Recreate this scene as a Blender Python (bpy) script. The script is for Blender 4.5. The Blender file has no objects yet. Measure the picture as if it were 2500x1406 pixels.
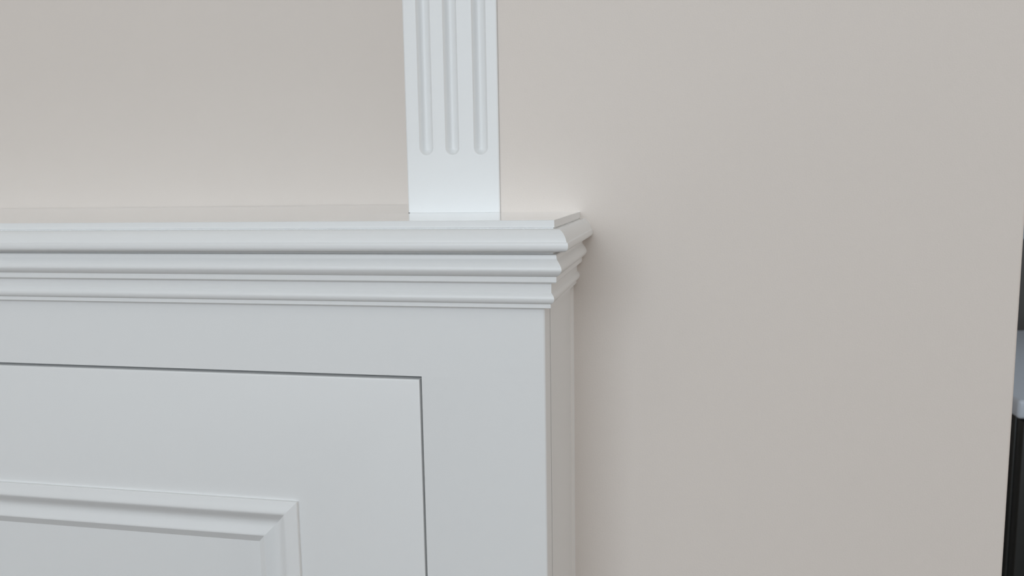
import bpy, bmesh, math, random
from mathutils import Matrix, Vector

# ------------------------------------------------------------------ camera, light, exposure
C = bpy.context.scene.collection
scn = bpy.context.scene
ZT = 0.86                      # height of the worktop
cam_d = bpy.data.cameras.new('camera')
cam = bpy.data.objects.new('camera', cam_d); C.objects.link(cam)
R = ((0.97947798, 0.20095752, -0.01545829),     # right
     (0.010767, -0.12875734, -0.99161768),      # down
     (-0.2012634, 0.97110124, -0.12827869))     # forward
r, d, f = Vector(R[0]), Vector(R[1]), Vector(R[2])
m = Matrix((( r.x, -d.x, -f.x), (r.y, -d.y, -f.y), (r.z, -d.z, -f.z))).to_4x4()
m.translation = (0.0, -0.491, ZT + 0.0233)
cam.matrix_world = m
cam_d.sensor_fit = 'HORIZONTAL'; cam_d.sensor_width = 36.0
cam_d.lens = 36.0 * 2022.3 / 2500.0
cam_d.clip_start = 0.02
cam_d.dof.use_dof = True; cam_d.dof.focus_distance = 0.50; cam_d.dof.aperture_fstop = 13.0
scn.camera = cam

w = bpy.data.worlds.new('world'); scn.world = w; w.use_nodes = True
bg = w.node_tree.nodes['Background']; bg.inputs[0].default_value = (0.72, 0.85, 1.0, 1); bg.inputs[1].default_value = 0.32

def area(name, loc, target, sx, sy, power, col):
    l = bpy.data.lights.new(name, 'AREA'); l.shape = 'RECTANGLE'; l.size = sx; l.size_y = sy
    l.energy = power; l.color = col
    o = bpy.data.objects.new(name, l); C.objects.link(o); o.location = loc
    o.rotation_euler = (Vector(target) - Vector(loc)).to_track_quat('-Z', 'Y').to_euler()
    return o
# daylight from the window behind the photographer; the right-hand lamp is added side fill
area('window_rear_offscreen', (-0.35, -2.83, 1.52), (-0.35, 0.0, 1.52), 1.7, 1.25, 46.0, (0.82, 0.92, 1.0))
area('side_fill_right', (2.55, -0.42, 1.25), (0.0, -0.42, 1.25), 0.8, 1.4, 15.0, (1.0, 0.97, 0.93))
vs = scn.view_settings
vs.view_transform = 'Standard'; vs.look = 'None'; vs.gamma = 1.0; vs.use_curve_mapping = False
vs.exposure = -0.20
scn.cycles.blur_glossy = 0.1

# ------------------------------------------------------------------ materials
def mat(name, col, rough=0.5, bump=0.0, bscale=400.0, var=0.0, vscale=3.0, spec=0.5):
    M = bpy.data.materials.new(name); M.use_nodes = True
    nt = M.node_tree; b = nt.nodes['Principled BSDF']
    b.inputs['Base Color'].default_value = (*col, 1); b.inputs['Roughness'].default_value = rough
    b.inputs['Specular IOR Level'].default_value = spec
    tc = nt.nodes.new('ShaderNodeTexCoord')
    if bump:
        n = nt.nodes.new('ShaderNodeTexNoise'); n.inputs['Scale'].default_value = bscale; n.inputs['Detail'].default_value = 3
        bp = nt.nodes.new('ShaderNodeBump'); bp.inputs['Strength'].default_value = bump; bp.inputs['Distance'].default_value = 0.0004
        nt.links.new(tc.outputs['Object'], n.inputs['Vector']); nt.links.new(n.outputs['Fac'], bp.inputs['Height'])
        nt.links.new(bp.outputs['Normal'], b.inputs['Normal'])
    if var:
        n = nt.nodes.new('ShaderNodeTexNoise'); n.inputs['Scale'].default_value = vscale; n.inputs['Detail'].default_value = 2
        mx = nt.nodes.new('ShaderNodeMix'); mx.data_type = 'RGBA'
        mx.inputs[6].default_value = (*[c * (1 - var) for c in col], 1); mx.inputs[7].default_value = (*[min(1, c * (1 + var)) for c in col], 1)
        nt.links.new(tc.outputs['Object'], n.inputs['Vector']); nt.links.new(n.outputs['Fac'], mx.inputs[0])
        nt.links.new(mx.outputs[2], b.inputs['Base Color'])
    return M
PAINT = mat('white_satin_paint', (0.80, 0.80, 0.795), 0.40, 0.06, 700)
WALL = mat('cream_wall_paint', (0.76, 0.69, 0.635), 0.75, 0.25, 900, 0.012, 6, spec=0.3)
GLOSS = mat('white_gloss_paint', (0.80, 0.80, 0.795), 0.06, 0.0, 300, spec=0.6)
CEIL = mat('ceiling_paint', (0.85, 0.85, 0.83), 0.9)
FAR = mat('pale_blue_wall_paint', (0.62, 0.68, 0.75), 0.8, 0.2, 700)
DARK = mat('dark_gap', (0.03, 0.03, 0.03), 0.8)
LEATHER = mat('black_leather', (0.012, 0.013, 0.013), 0.42, 0.5, 300)
CARC = mat('carcass_board', (0.55, 0.53, 0.5), 0.6)
CAULK = mat('white_caulk', (0.80, 0.77, 0.74), 0.45)
FRAMED = mat('dark_grey_frame', (0.10, 0.10, 0.10), 0.5)
FRAMEW = mat('window_white', (0.82, 0.82, 0.82), 0.4)
def wood_mat():
    M = bpy.data.materials.new('oak_floor'); M.use_nodes = True; nt = M.node_tree; b = nt.nodes['Principled BSDF']
    tc = nt.nodes.new('ShaderNodeTexCoord'); mp = nt.nodes.new('ShaderNodeMapping'); mp.inputs['Scale'].default_value = (1.2, 14, 1)
    n = nt.nodes.new('ShaderNodeTexNoise'); n.inputs['Scale'].default_value = 3; n.inputs['Detail'].default_value = 6
    cr = nt.nodes.new('ShaderNodeValToRGB'); cr.color_ramp.elements[0].color = (0.07, 0.042, 0.025, 1); cr.color_ramp.elements[1].color = (0.14, 0.09, 0.055, 1)
    nt.links.new(tc.outputs['Object'], mp.inputs[0]); nt.links.new(mp.outputs[0], n.inputs['Vector'])
    nt.links.new(n.outputs['Fac'], cr.inputs[0]); nt.links.new(cr.outputs[0], b.inputs['Base Color']); b.inputs['Roughness'].default_value = 0.4
    return M
WOOD = wood_mat()
GLASS = bpy.data.materials.new('window_glass'); GLASS.use_nodes = True
_b = GLASS.node_tree.nodes['Principled BSDF']; _b.inputs['Transmission Weight'].default_value = 1.0; _b.inputs['Roughness'].default_value = 0.0; _b.inputs['IOR'].default_value = 1.05

# ------------------------------------------------------------------ mesh helpers
def box(bm, x0, x1, y0, y1, z0, z1):
    v = [bm.verts.new(p) for p in ((x0,y0,z0),(x1,y0,z0),(x1,y1,z0),(x0,y1,z0),(x0,y0,z1),(x1,y0,z1),(x1,y1,z1),(x0,y1,z1))]
    for q in ((3,2,1,0),(4,5,6,7),(0,1,5,4),(1,2,6,5),(2,3,7,6),(3,0,4,7)): bm.faces.new([v[i] for i in q])
def prism(bm, pts, a0, a1, axis):
    """extrude a closed 2-D outline along an axis: 'z' pts=(x,y), 'x' pts=(y,z)"""
    mk = {'z': lambda p, a: (p[0], p[1], a), 'x': lambda p, a: (a, p[0], p[1])}[axis]
    A = [bm.verts.new(mk(p, a0)) for p in pts]; B = [bm.verts.new(mk(p, a1)) for p in pts]
    n = len(pts)
    for i in range(n): bm.faces.new((A[i], A[(i+1) % n], B[(i+1) % n], B[i]))
    bm.faces.new(A[::-1]); bm.faces.new(B)
def obj(name, bm, material, parent=None, angle=30.0, smooth=True):
    bmesh.ops.recalc_face_normals(bm, faces=bm.faces[:])
    me = bpy.data.meshes.new(name); bm.to_mesh(me); bm.free()
    me.materials.append(material)
    if smooth:
        for p in me.polygons: p.use_smooth = True
        me.set_sharp_from_angle(angle=math.radians(angle))
    o = bpy.data.objects.new(name, me); C.objects.link(o)
    if parent: o.parent = parent
    return o
def struct(name, bm, material, parent=None, label=None):
    o = obj(name, bm, material, parent)
    if not parent: o['kind'] = 'structure'
    if label: o['label'] = label
    return o
def bxo(name, mt, x0, x1, y0, y1, z0, z1, parent=None, bev=0.0):
    bm = bmesh.new(); box(bm, x0, x1, y0, y1, z0, z1)
    if bev: bmesh.ops.bevel(bm, geom=bm.edges[:], offset=bev, segments=3, affect='EDGES', profile=0.5)
    return obj(name, bm, mt, parent)
def thing(name, label, cat, loc=(0, 0, 0), group=None):
    o = bpy.data.objects.new(name, None); C.objects.link(o); o.empty_display_size = 0.1
    o['label'] = label; o['category'] = cat
    if group: o['group'] = group
    return o
def arc(cx, cy, rad, a0, a1, n):
    return [(cx + rad * math.cos(math.radians(a0 + (a1 - a0) * i / n)), cy + rad * math.sin(math.radians(a0 + (a1 - a0) * i / n))) for i in range(n + 1)]

# ------------------------------------------------------------------ key positions (metres)
XL = -1.35          # left end of the cabinet
XS = -0.0816        # right side of the cabinet
YW = 0.119          # face of the wall pier to the right
YB = 0.350          # back of the alcove
XP0, XP1 = -0.2063, -0.1343   # fluted pilaster
XE = 0.2235         # outer corner of the pier
ZF = ZT - 0.0533    # lowest edge of the cornice

# ------------------------------------------------------------------ the room
def wbox(name, mt, *b, label=None):
    bm = bmesh.new(); box(bm, *b); return struct(name, bm, mt, label=label)
wbox('floor', WOOD, -1.5, 2.7, -3.02, 1.5, -0.05, 0.0)
wbox('ceiling', CEIL, -1.5, 2.7, -3.02, 1.5, 2.5, 2.55)
wbox('wall_back', WALL, -1.5, -0.136, YB, YB + 0.1, 0, 2.5, label='cream painted wall at the back of the alcove')
# pier with a slightly eased plaster arris at its free corner
bm = bmesh.new()
er = 0.003
pts = [(-0.136, YW)] + arc(XE - er, YW + er, er, -90, 0, 5) + [(XE, 1.5), (-0.136, 1.5)]
prism(bm, pts, 0, 2.5, 'z')
struct('wall_right', bm, WALL, label='cream painted wall pier beside the cabinet')
wbox('wall_left', WALL, -1.5, XL - 0.003, -3.02, YB, 0, 2.5)
# far wall of the bay with a dark-framed glazed door
bm = bmesh.new()
DX0, DX1 = 0.36, 1.25
for b in ((XE, DX0, 1.3, 1.4, 0, 2.5), (DX1, 2.6, 1.3, 1.4, 0, 2.5), (DX0, DX1, 1.3, 1.4, 2.05, 2.5)): box(bm, *b)
struct('wall_far', bm, FAR)
bm = bmesh.new()
for b in ((DX0, DX0+.09, 1.32, 1.37, 0, 2.05), (DX1-.09, DX1, 1.32, 1.37, 0, 2.05), (DX0+.09, DX1-.09, 1.32, 1.37, 0, .15), (DX0+.09, DX1-.09, 1.32, 1.37, .550, .75), (DX0+.09, DX1-.09, 1.32, 1.37, 1.95, 2.05)): box(bm, *b)
dr = struct('door_1', bm, FRAMED)
for a, b_ in ((.15, .550), (.75, 1.95)): bxo('pane', GLASS, DX0 + .09, DX1 - .09, 1.34, 1.346, a, b_, dr)
wbox('wall_side', WALL, 2.6, 2.7, -3.02, 1.3, 0, 2.5)
# rear wall with the window opening
bm = bmesh.new()
WX0, WX1, WZ0, WZ1 = -1.25, 0.55, 0.85, 2.20
for b in ((-1.353, WX0, -3.02, -2.92, 0, 2.5), (WX1, 2.6, -3.02, -2.92, 0, 2.5), (WX0, WX1, -3.02, -2.92, 0, WZ0), (WX0, WX1, -3.02, -2.92, WZ1, 2.5)): box(bm, *b)
struct('wall_rear', bm, WALL)
bm = bmesh.new()
for b in ((WX0, WX0+.05, -2.99, -2.94, WZ0, WZ1), (WX1-.05, WX1, -2.99, -2.94, WZ0, WZ1), (WX0+.05, WX1-.05, -2.99, -2.94, WZ0, WZ0+.05), (WX0+.05, WX1-.05, -2.99, -2.94, WZ1-.05, WZ1), (-.375, -.325, -2.99, -2.94, WZ0+.05, WZ1-.05)): box(bm, *b)
win = struct('window_1', bm, FRAMEW)
for a, b_ in ((WX0 + .05, -.375), (-.325, WX1 - .05)): bxo('pane', GLASS, a, b_, -2.97, -2.964, WZ0 + .05, WZ1 - .05, win)

# unseen frame and pane on the side wall, added behind the fill light
bm = bmesh.new()
for b in ((2.565, 2.6, -.87, -.82, .5, 2.0), (2.565, 2.6, -.02, .03, .5, 2.0), (2.565, 2.6, -.82, -.02, .5, .55), (2.565, 2.6, -.82, -.02, 1.95, 2.0)): box(bm, *b)
fill_frame = struct('side_fill_frame', bm, FRAMEW)
bxo('pane', GLASS, 2.58, 2.586, -.82, -.02, .55, 1.95, fill_frame)

# ------------------------------------------------------------------ sweep of a profile round the right-hand corner
def sweep(prof, x_left=XL, y_end=YW):
    """prof: closed outline of (projection, height) in mm relative to (cabinet face, worktop top)"""
    bm = bmesh.new(); rings = []
    P = [(p / 1000.0, ZT + z / 1000.0) for p, z in prof]
    rings.append([bm.verts.new((x_left, -p, z)) for p, z in P])
    rings.append([bm.verts.new((XS + p, -p, z)) for p, z in P])
    rings.append([bm.verts.new((XS + p, y_end, z)) for p, z in P])
    n = len(P)
    for A, B in zip(rings, rings[1:]):
        for i in range(n): bm.faces.new((A[i], A[(i+1) % n], B[(i+1) % n], B[i]))
    bm.faces.new(rings[0]); bm.faces.new(rings[-1][::-1])
    return bm
def curve_pts(pts, k=4):
    """Catmull-Rom through pts"""
    out = []
    Q = [pts[0]] + list(pts) + [pts[-1]]
    for i in range(1, len(Q) - 2):
        p0, p1, p2, p3 = Q[i-1], Q[i], Q[i+1], Q[i+2]
        for j in range(k):
            t = j / k
            out.append(tuple(0.5 * (2*p1[a] + (p2[a]-p0[a])*t + (2*p0[a]-5*p1[a]+4*p2[a]-p3[a])*t*t + (3*p1[a]-p0[a]-3*p2[a]+p3[a])*t**3) for a in (0, 1)))
    out.append(pts[-1])
    return out

# ------------------------------------------------------------------ worktop
wt = thing('worktop', 'glossy white painted worktop with rounded ovolo edge capping the cabinet', 'worktop')
top_prof = [(-6, 0), (7.1, 0), (7.4, -0.25), (7.4, -4.2), (6.7, -4.4), (6.7, -4.8)] \
    + curve_pts([(7.6, -4.85), (10.7, -5.2), (13.2, -7.1), (14.9, -9.8), (15.8, -12.6)], 5) \
    + [(16.2, -12.75), (16.5, -13.0)] + curve_pts([(16.7, -14.2), (16.6, -16.1), (15.8, -17.5), (14.2, -18.3)], 4) + [(10.0, -18.6), (-6, -18.6)]
edge = obj('edge_moulding', sweep(top_prof), PAINT, wt, 28)
edge.data.materials.append(GLOSS)          # the flat top carries the same gloss as the board
for p in edge.data.polygons:
    if p.normal.z > 0.98: p.material_index = 1
bm = bmesh.new()
xi, yi = XS - 0.006, 0.006
o2 = [(XL, yi), (xi, yi), (xi, YW), (-0.1365, YW), (-0.1365, YB - .0005), (XL, YB - .0005)]
prism(bm, o2, ZT - 0.0186, ZT, 'z')
board = obj('board', bm, GLOSS, wt)

# ------------------------------------------------------------------ cabinet
cab = thing('alcove_cabinet', 'white painted built-in alcove cabinet with moulded cornice and panelled door', 'cabinet')
m2 = [(0, -18.6), (6.3, -18.6), (6.4, -19.9), (8.3, -20.4), (8.7, -21.0), (8.8, -22.6), (9.1, -23.4)] + curve_pts([(9.5, -23.9), (10.7, -25.6), (11.8, -27.6), (12.1, -29.2), (11.8, -30.4), (10.7, -32.0), (9.0, -33.4)], 4) \
    + [(8.6, -33.5), (8.5, -36.7), (8.1, -37.3), (0, -37.3)]
m3 = [(0, -37.3), (4.9, -37.3), (4.85, -43.6), (5.3, -44.2)] + curve_pts([(5.6, -44.5), (6.5, -45.8), (6.8, -47.2), (6.5, -48.7), (5.7, -49.9), (4.7, -50.5)], 4) \
    + [(4.3, -50.6), (4.3, -53.0), (4.0, -53.3), (0, -53.3)]
obj('cornice_moulding', sweep(m2), PAINT, cab, 28)
obj('bead_moulding', sweep(m3), PAINT, cab, 28)
FT = 0.019      # face frame thickness
ZFT = ZT - 0.0186
ZO1, ZO0 = ZT - 0.0987, 0.16
OP = [(-0.7000, -0.1613), (-1.27, -0.77)]
def stile(x0, x1, z0, z1, rl, rr):
    bm = bmesh.new()
    pts = arc(x0 + rl, rl, rl, 180, 270, 5) + arc(x1 - rr, rr, rr, 270, 360, 5) + [(x1, FT), (x0, FT)]
    prism(bm, pts, z0, z1, 'z'); return obj('stile', bm, PAINT, cab, 35)
e_ = 0.0005
stile(-0.1613, XS, 0.10, ZO1, e_, 0.0014)
stile(-0.77, -0.70, ZO0, ZO1, e_, e_)
stile(XL, -1.27, 0.10, ZO1, e_, e_)
def rail(x0, x1, z0, z1, rb, rt, rr=0.0):
    bm = bmesh.new()
    pts = (arc(rb, z0 + rb, rb, 270, 180, 4) if rb else [(0, z0)]) + (arc(rt, z1 - rt, rt, 180, 90, 4) if rt else [(0, z1)]) + [(FT, z1), (FT, z0)]
    prism(bm, pts, x0, x1, 'x'); return obj('rail', bm, PAINT, cab, 35)
rail(XL, XS - 0.0014, ZO1, ZFT, 0, 0)
# rounded end of the top rail carries on the rounded corner of the stile
bm = bmesh.new(); prism(bm, [(XS - .0014, 0)] + arc(XS - 0.0014, 0.0014, 0.0014, 270, 360, 5) + [(XS, FT), (XS - .0014, FT)], ZO1, ZFT, 'z')
obj('rail_end', bm, PAINT, cab, 35)
rail(-1.27, -0.1613, 0.10, ZO0, 0, e_)
# side panel with a hairline joint to the face frame, and carcass boards
bxo('side_panel', PAINT, XS - 0.018, XS - 0.0001, FT + 0.0020, YW, 0.0, ZFT, cab)
bxo('carcass_back', CARC, XL, -0.17, YB - 0.012, YB - 0.001, 0.1, ZFT, cab)
bxo('carcass_shelf', CARC, XL, -0.17, 0.06, YB - 0.012, 0.10, 0.118, cab)
bxo('plinth', PAINT, XL, XS - 0.018, 0.03, 0.048, 0.0, 0.0999, cab)
bxo('joint_strip', DARK, XS - 0.012, XS - 0.0005, FT, FT + 0.0020, 0.0, ZFT, cab)
# caulk fillet where the side meets the wall
bm = bmesh.new(); prism(bm, [(XS - .0001, YW - 0.0022), (XS + 0.0007, YW - 0.0009), (XS + 0.0022, YW), (XS - .0001, YW)], 0.0, ZF, 'z')
obj('caulk_bead', bm, CAULK, cab, 60)
# doors
mp = [(0, -0.5), (0, 0.3), (0.05, 2.2)] + curve_pts([(0.5, 2.7), (3.0, 3.3), (5.8, 4.1), (7.7, 4.45), (8.9, 4.15), (10.2, 3.1), (12.0, 1.3), (14.2, -0.9), (16.0, -2.1), (17.6, -2.6), (19.8, -2.6), (23.0, -1.8), (26.0, -0.9)], 3) \
    + [(27.0, -1.0), (33.4, -6.0), (33.4, -9), (0, -9)]
def door(x0, x1):
    g, gt = 0.0013, 0.0021
    dx0, dx1, dz0, dz1 = x0 + g, x1 - g, ZO0 + 0.002, ZO1 - gt
    D = thing('door', '', '')
    del D['label'], D['category']; D.parent = cab
    fr = 0.0874             # width of the door's own frame, to the outer edge of the moulding
    ox0, ox1, oz0, oz1 = dx0 + fr, dx1 - fr, dz0 + fr, dz1 - fr + 0.0014
    # flat outer frame (one painted surface) with softened arris
    bm = bmesh.new(); rad = 0.0011; n = 4
    def ring(inset, y): return [bm.verts.new(p) for p in ((dx0+inset, y, dz0+inset), (dx1-inset, y, dz0+inset), (dx1-inset, y, dz1-inset), (dx0+inset, y, dz1-inset))]
    rings = [ring(0, 0.022)] + [ring(rad * (1 - math.cos(a)), rad * (1 - math.sin(a))) for a in [math.pi/2 * i / n for i in range(n + 1)]]
    inner = [bm.verts.new(p) for p in ((ox0+.005, 0, oz0+.005), (ox1-.005, 0, oz0+.005), (ox1-.005, 0, oz1-.005), (ox0+.005, 0, oz1-.005))]
    innerb = [bm.verts.new((v.co.x, 0.022, v.co.z)) for v in inner]
    seq = rings + [inner, innerb, rings[0]]
    for A, B in zip(seq, seq[1:]):
        for i in range(4): bm.faces.new((A[i], A[(i+1) % 4], B[(i+1) % 4], B[i]))
    obj('door_frame', bm, PAINT, D, 40)
    # four mitred lengths of panel moulding
    def side(c0, c1, i0, i1):
        bm = bmesh.new()
        def pt(cr, inn, t, h): return (cr[0] + inn[0]*t/1000, -h/1000, cr[1] + inn[1]*t/1000)
        A = [bm.verts.new(pt(c0, i0, t, h)) for t, h in mp]; B = [bm.verts.new(pt(c1, i1, t, h)) for t, h in mp]
        k = len(mp)
        for i in range(k): bm.faces.new((A[i], A[(i+1) % k], B[(i+1) % k], B[i]))
        bm.faces.new(A); bm.faces.new(B[::-1])
        return obj('panel_moulding', bm, PAINT, D, 32)
    a, b, c, e = (ox0, oz0), (ox1, oz0), (ox1, oz1), (ox0, oz1)
    ia, ib, ic, ie = (1, 1), (-1, 1), (-1, -1), (1, -1)
    side(a, b, ia, ib); side(b, c, ib, ic); side(c, e, ic, ie); side(e, a, ie, ia)
    t = 0.0333
    bxo('door_panel', PAINT, ox0 + t, ox1 - t, 0.0060, 0.0120, oz0 + t, oz1 - t, D)
    return D
for a, b in OP: door(a, b)
# tiny bare spot where the filler has fallen out of the cornice mitre
bxo('paint_chip', DARK, XS + 0.0108, XS + 0.0114, -0.0117, -0.0110, ZT - 0.0302, ZT - 0.0292, cab)

# ------------------------------------------------------------------ fluted pilaster
pil = thing('fluted_pilaster', 'white fluted pilaster with three round-ended grooves standing on the worktop', 'pilaster')
YP = YW - 0.0018
def pilaster():
    bm = bmesh.new()
    flutes = [(-0.1906, 0.0437), (-0.1701, 0.0435), (-0.14825, 0.0433)]
    Rf, D = 0.00535, 0.0041
    step = 0.0004
    nx = int(round((XP1 - XP0) / step)); xs = [XP0 + (XP1 - XP0) * i / nx for i in range(nx + 1)]
    zs = [0.0, 0.02, 0.040] + [0.0415 + 0.0004 * i for i in range(30)] + [0.056, 0.1, 0.3, 0.7, 1.1, 1.5]
    rr = 0.0011
    def depth(x, z):
        dd = 0.0
        for cx, zb in flutes:
            zc = zb + 0.0052
            q = math.hypot(x - cx, min(0.0, z - zc)) / Rf
            if q < 1.12:
                # ball-nose groove with paint-softened rim
                s = max(0.0, 1 - q * q)
                v = D * (math.sqrt(max(0.0, 1.25 - q * q)) - 0.5) / (math.sqrt(1.25) - 0.5) if q < 1 else 0.0
                soft = min(1.0, max(0.0, (1.0 - q) / 0.07)); soft = soft * soft * (3 - 2 * soft)
                dd = max(dd, v * soft)
        # eased long edges
        e = min(x - XP0, XP1 - x)
        if e < rr: dd = max(dd, rr - math.sqrt(max(0, rr*rr - (rr - e)**2)))
        return dd
    xs = sorted(set(xs + [XP0 + 0.00012, XP1 - 0.00012]))
    G = [[bm.verts.new((x, YP + depth(x, z), ZT + z + (0.00004 if z == 0 else 0))) for x in xs] for z in zs]
    for j in range(len(zs) - 1):
        for i in range(len(xs) - 1): bm.faces.new((G[j][i], G[j][i+1], G[j+1][i+1], G[j+1][i]))
    yb = YP + 0.020
    bl = [bm.verts.new((XP0, yb, ZT + z + (0.00004 if z == 0 else 0))) for z in zs]; br = [bm.verts.new((XP1 - 0.0022, yb, ZT + z + (0.00004 if z == 0 else 0))) for z in zs]
    for j in range(len(zs) - 1):
        bm.faces.new((bl[j], G[j][0], G[j+1][0], bl[j+1]))
        bm.faces.new((br[j], bl[j], bl[j+1], br[j+1]))
    bm.faces.new([bl[0], br[0]] + [v for v in G[0][::-1]]); bm.faces.new([br[-1], bl[-1]] + G[-1])
    return bm
bm = pilaster()
p_ = obj('board', bm, PAINT, pil, 55)
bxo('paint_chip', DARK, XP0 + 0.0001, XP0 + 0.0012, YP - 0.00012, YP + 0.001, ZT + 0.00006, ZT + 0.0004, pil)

# ------------------------------------------------------------------ black cabinet beyond the pier
BLK = mat('black_satin_lacquer', (0.016, 0.018, 0.018), 0.35, 0.05, 300)
SLATE = mat('pale_blue_grey_laminate', (0.55, 0.61, 0.69), 0.3, 0.05, 300)
bc = thing('low_cabinet', 'low black cabinet with pale blue-grey top standing beyond the corner of the cream wall pier', 'cabinet')
bx, by, bw, bd, bh = 0.372, 0.50, 1.10, 0.45, 0.634
bxo('plinth', BLK, bx + .02, bx + bw - .02, by + .03, by + bd, 0, 0.06, bc)
bxo('body', BLK, bx, bx + bw, by + .02, by + bd, 0.06, bh - .022, bc, 0.002)
ct = bxo('cabinet_top', SLATE, bx - .006, bx + bw + .006, by - .004, by + bd, bh - .022, bh, bc, 0.004)
ct['label'] = 'pale blue-grey top'
for k in range(2):
    x0 = bx + .002 + k * (bw / 2); x1 = x0 + bw / 2 - .004
    dd = bxo('door', BLK, x0, x1, by, by + .0195, 0.064, bh - .026, bc, 0.0015)
    hx = x1 - .04 if k == 0 else x0 + .04
    bxo('handle', DARK, hx - .006, hx + .006, by - .018, by, 0.28, 0.42, dd, 0.003)
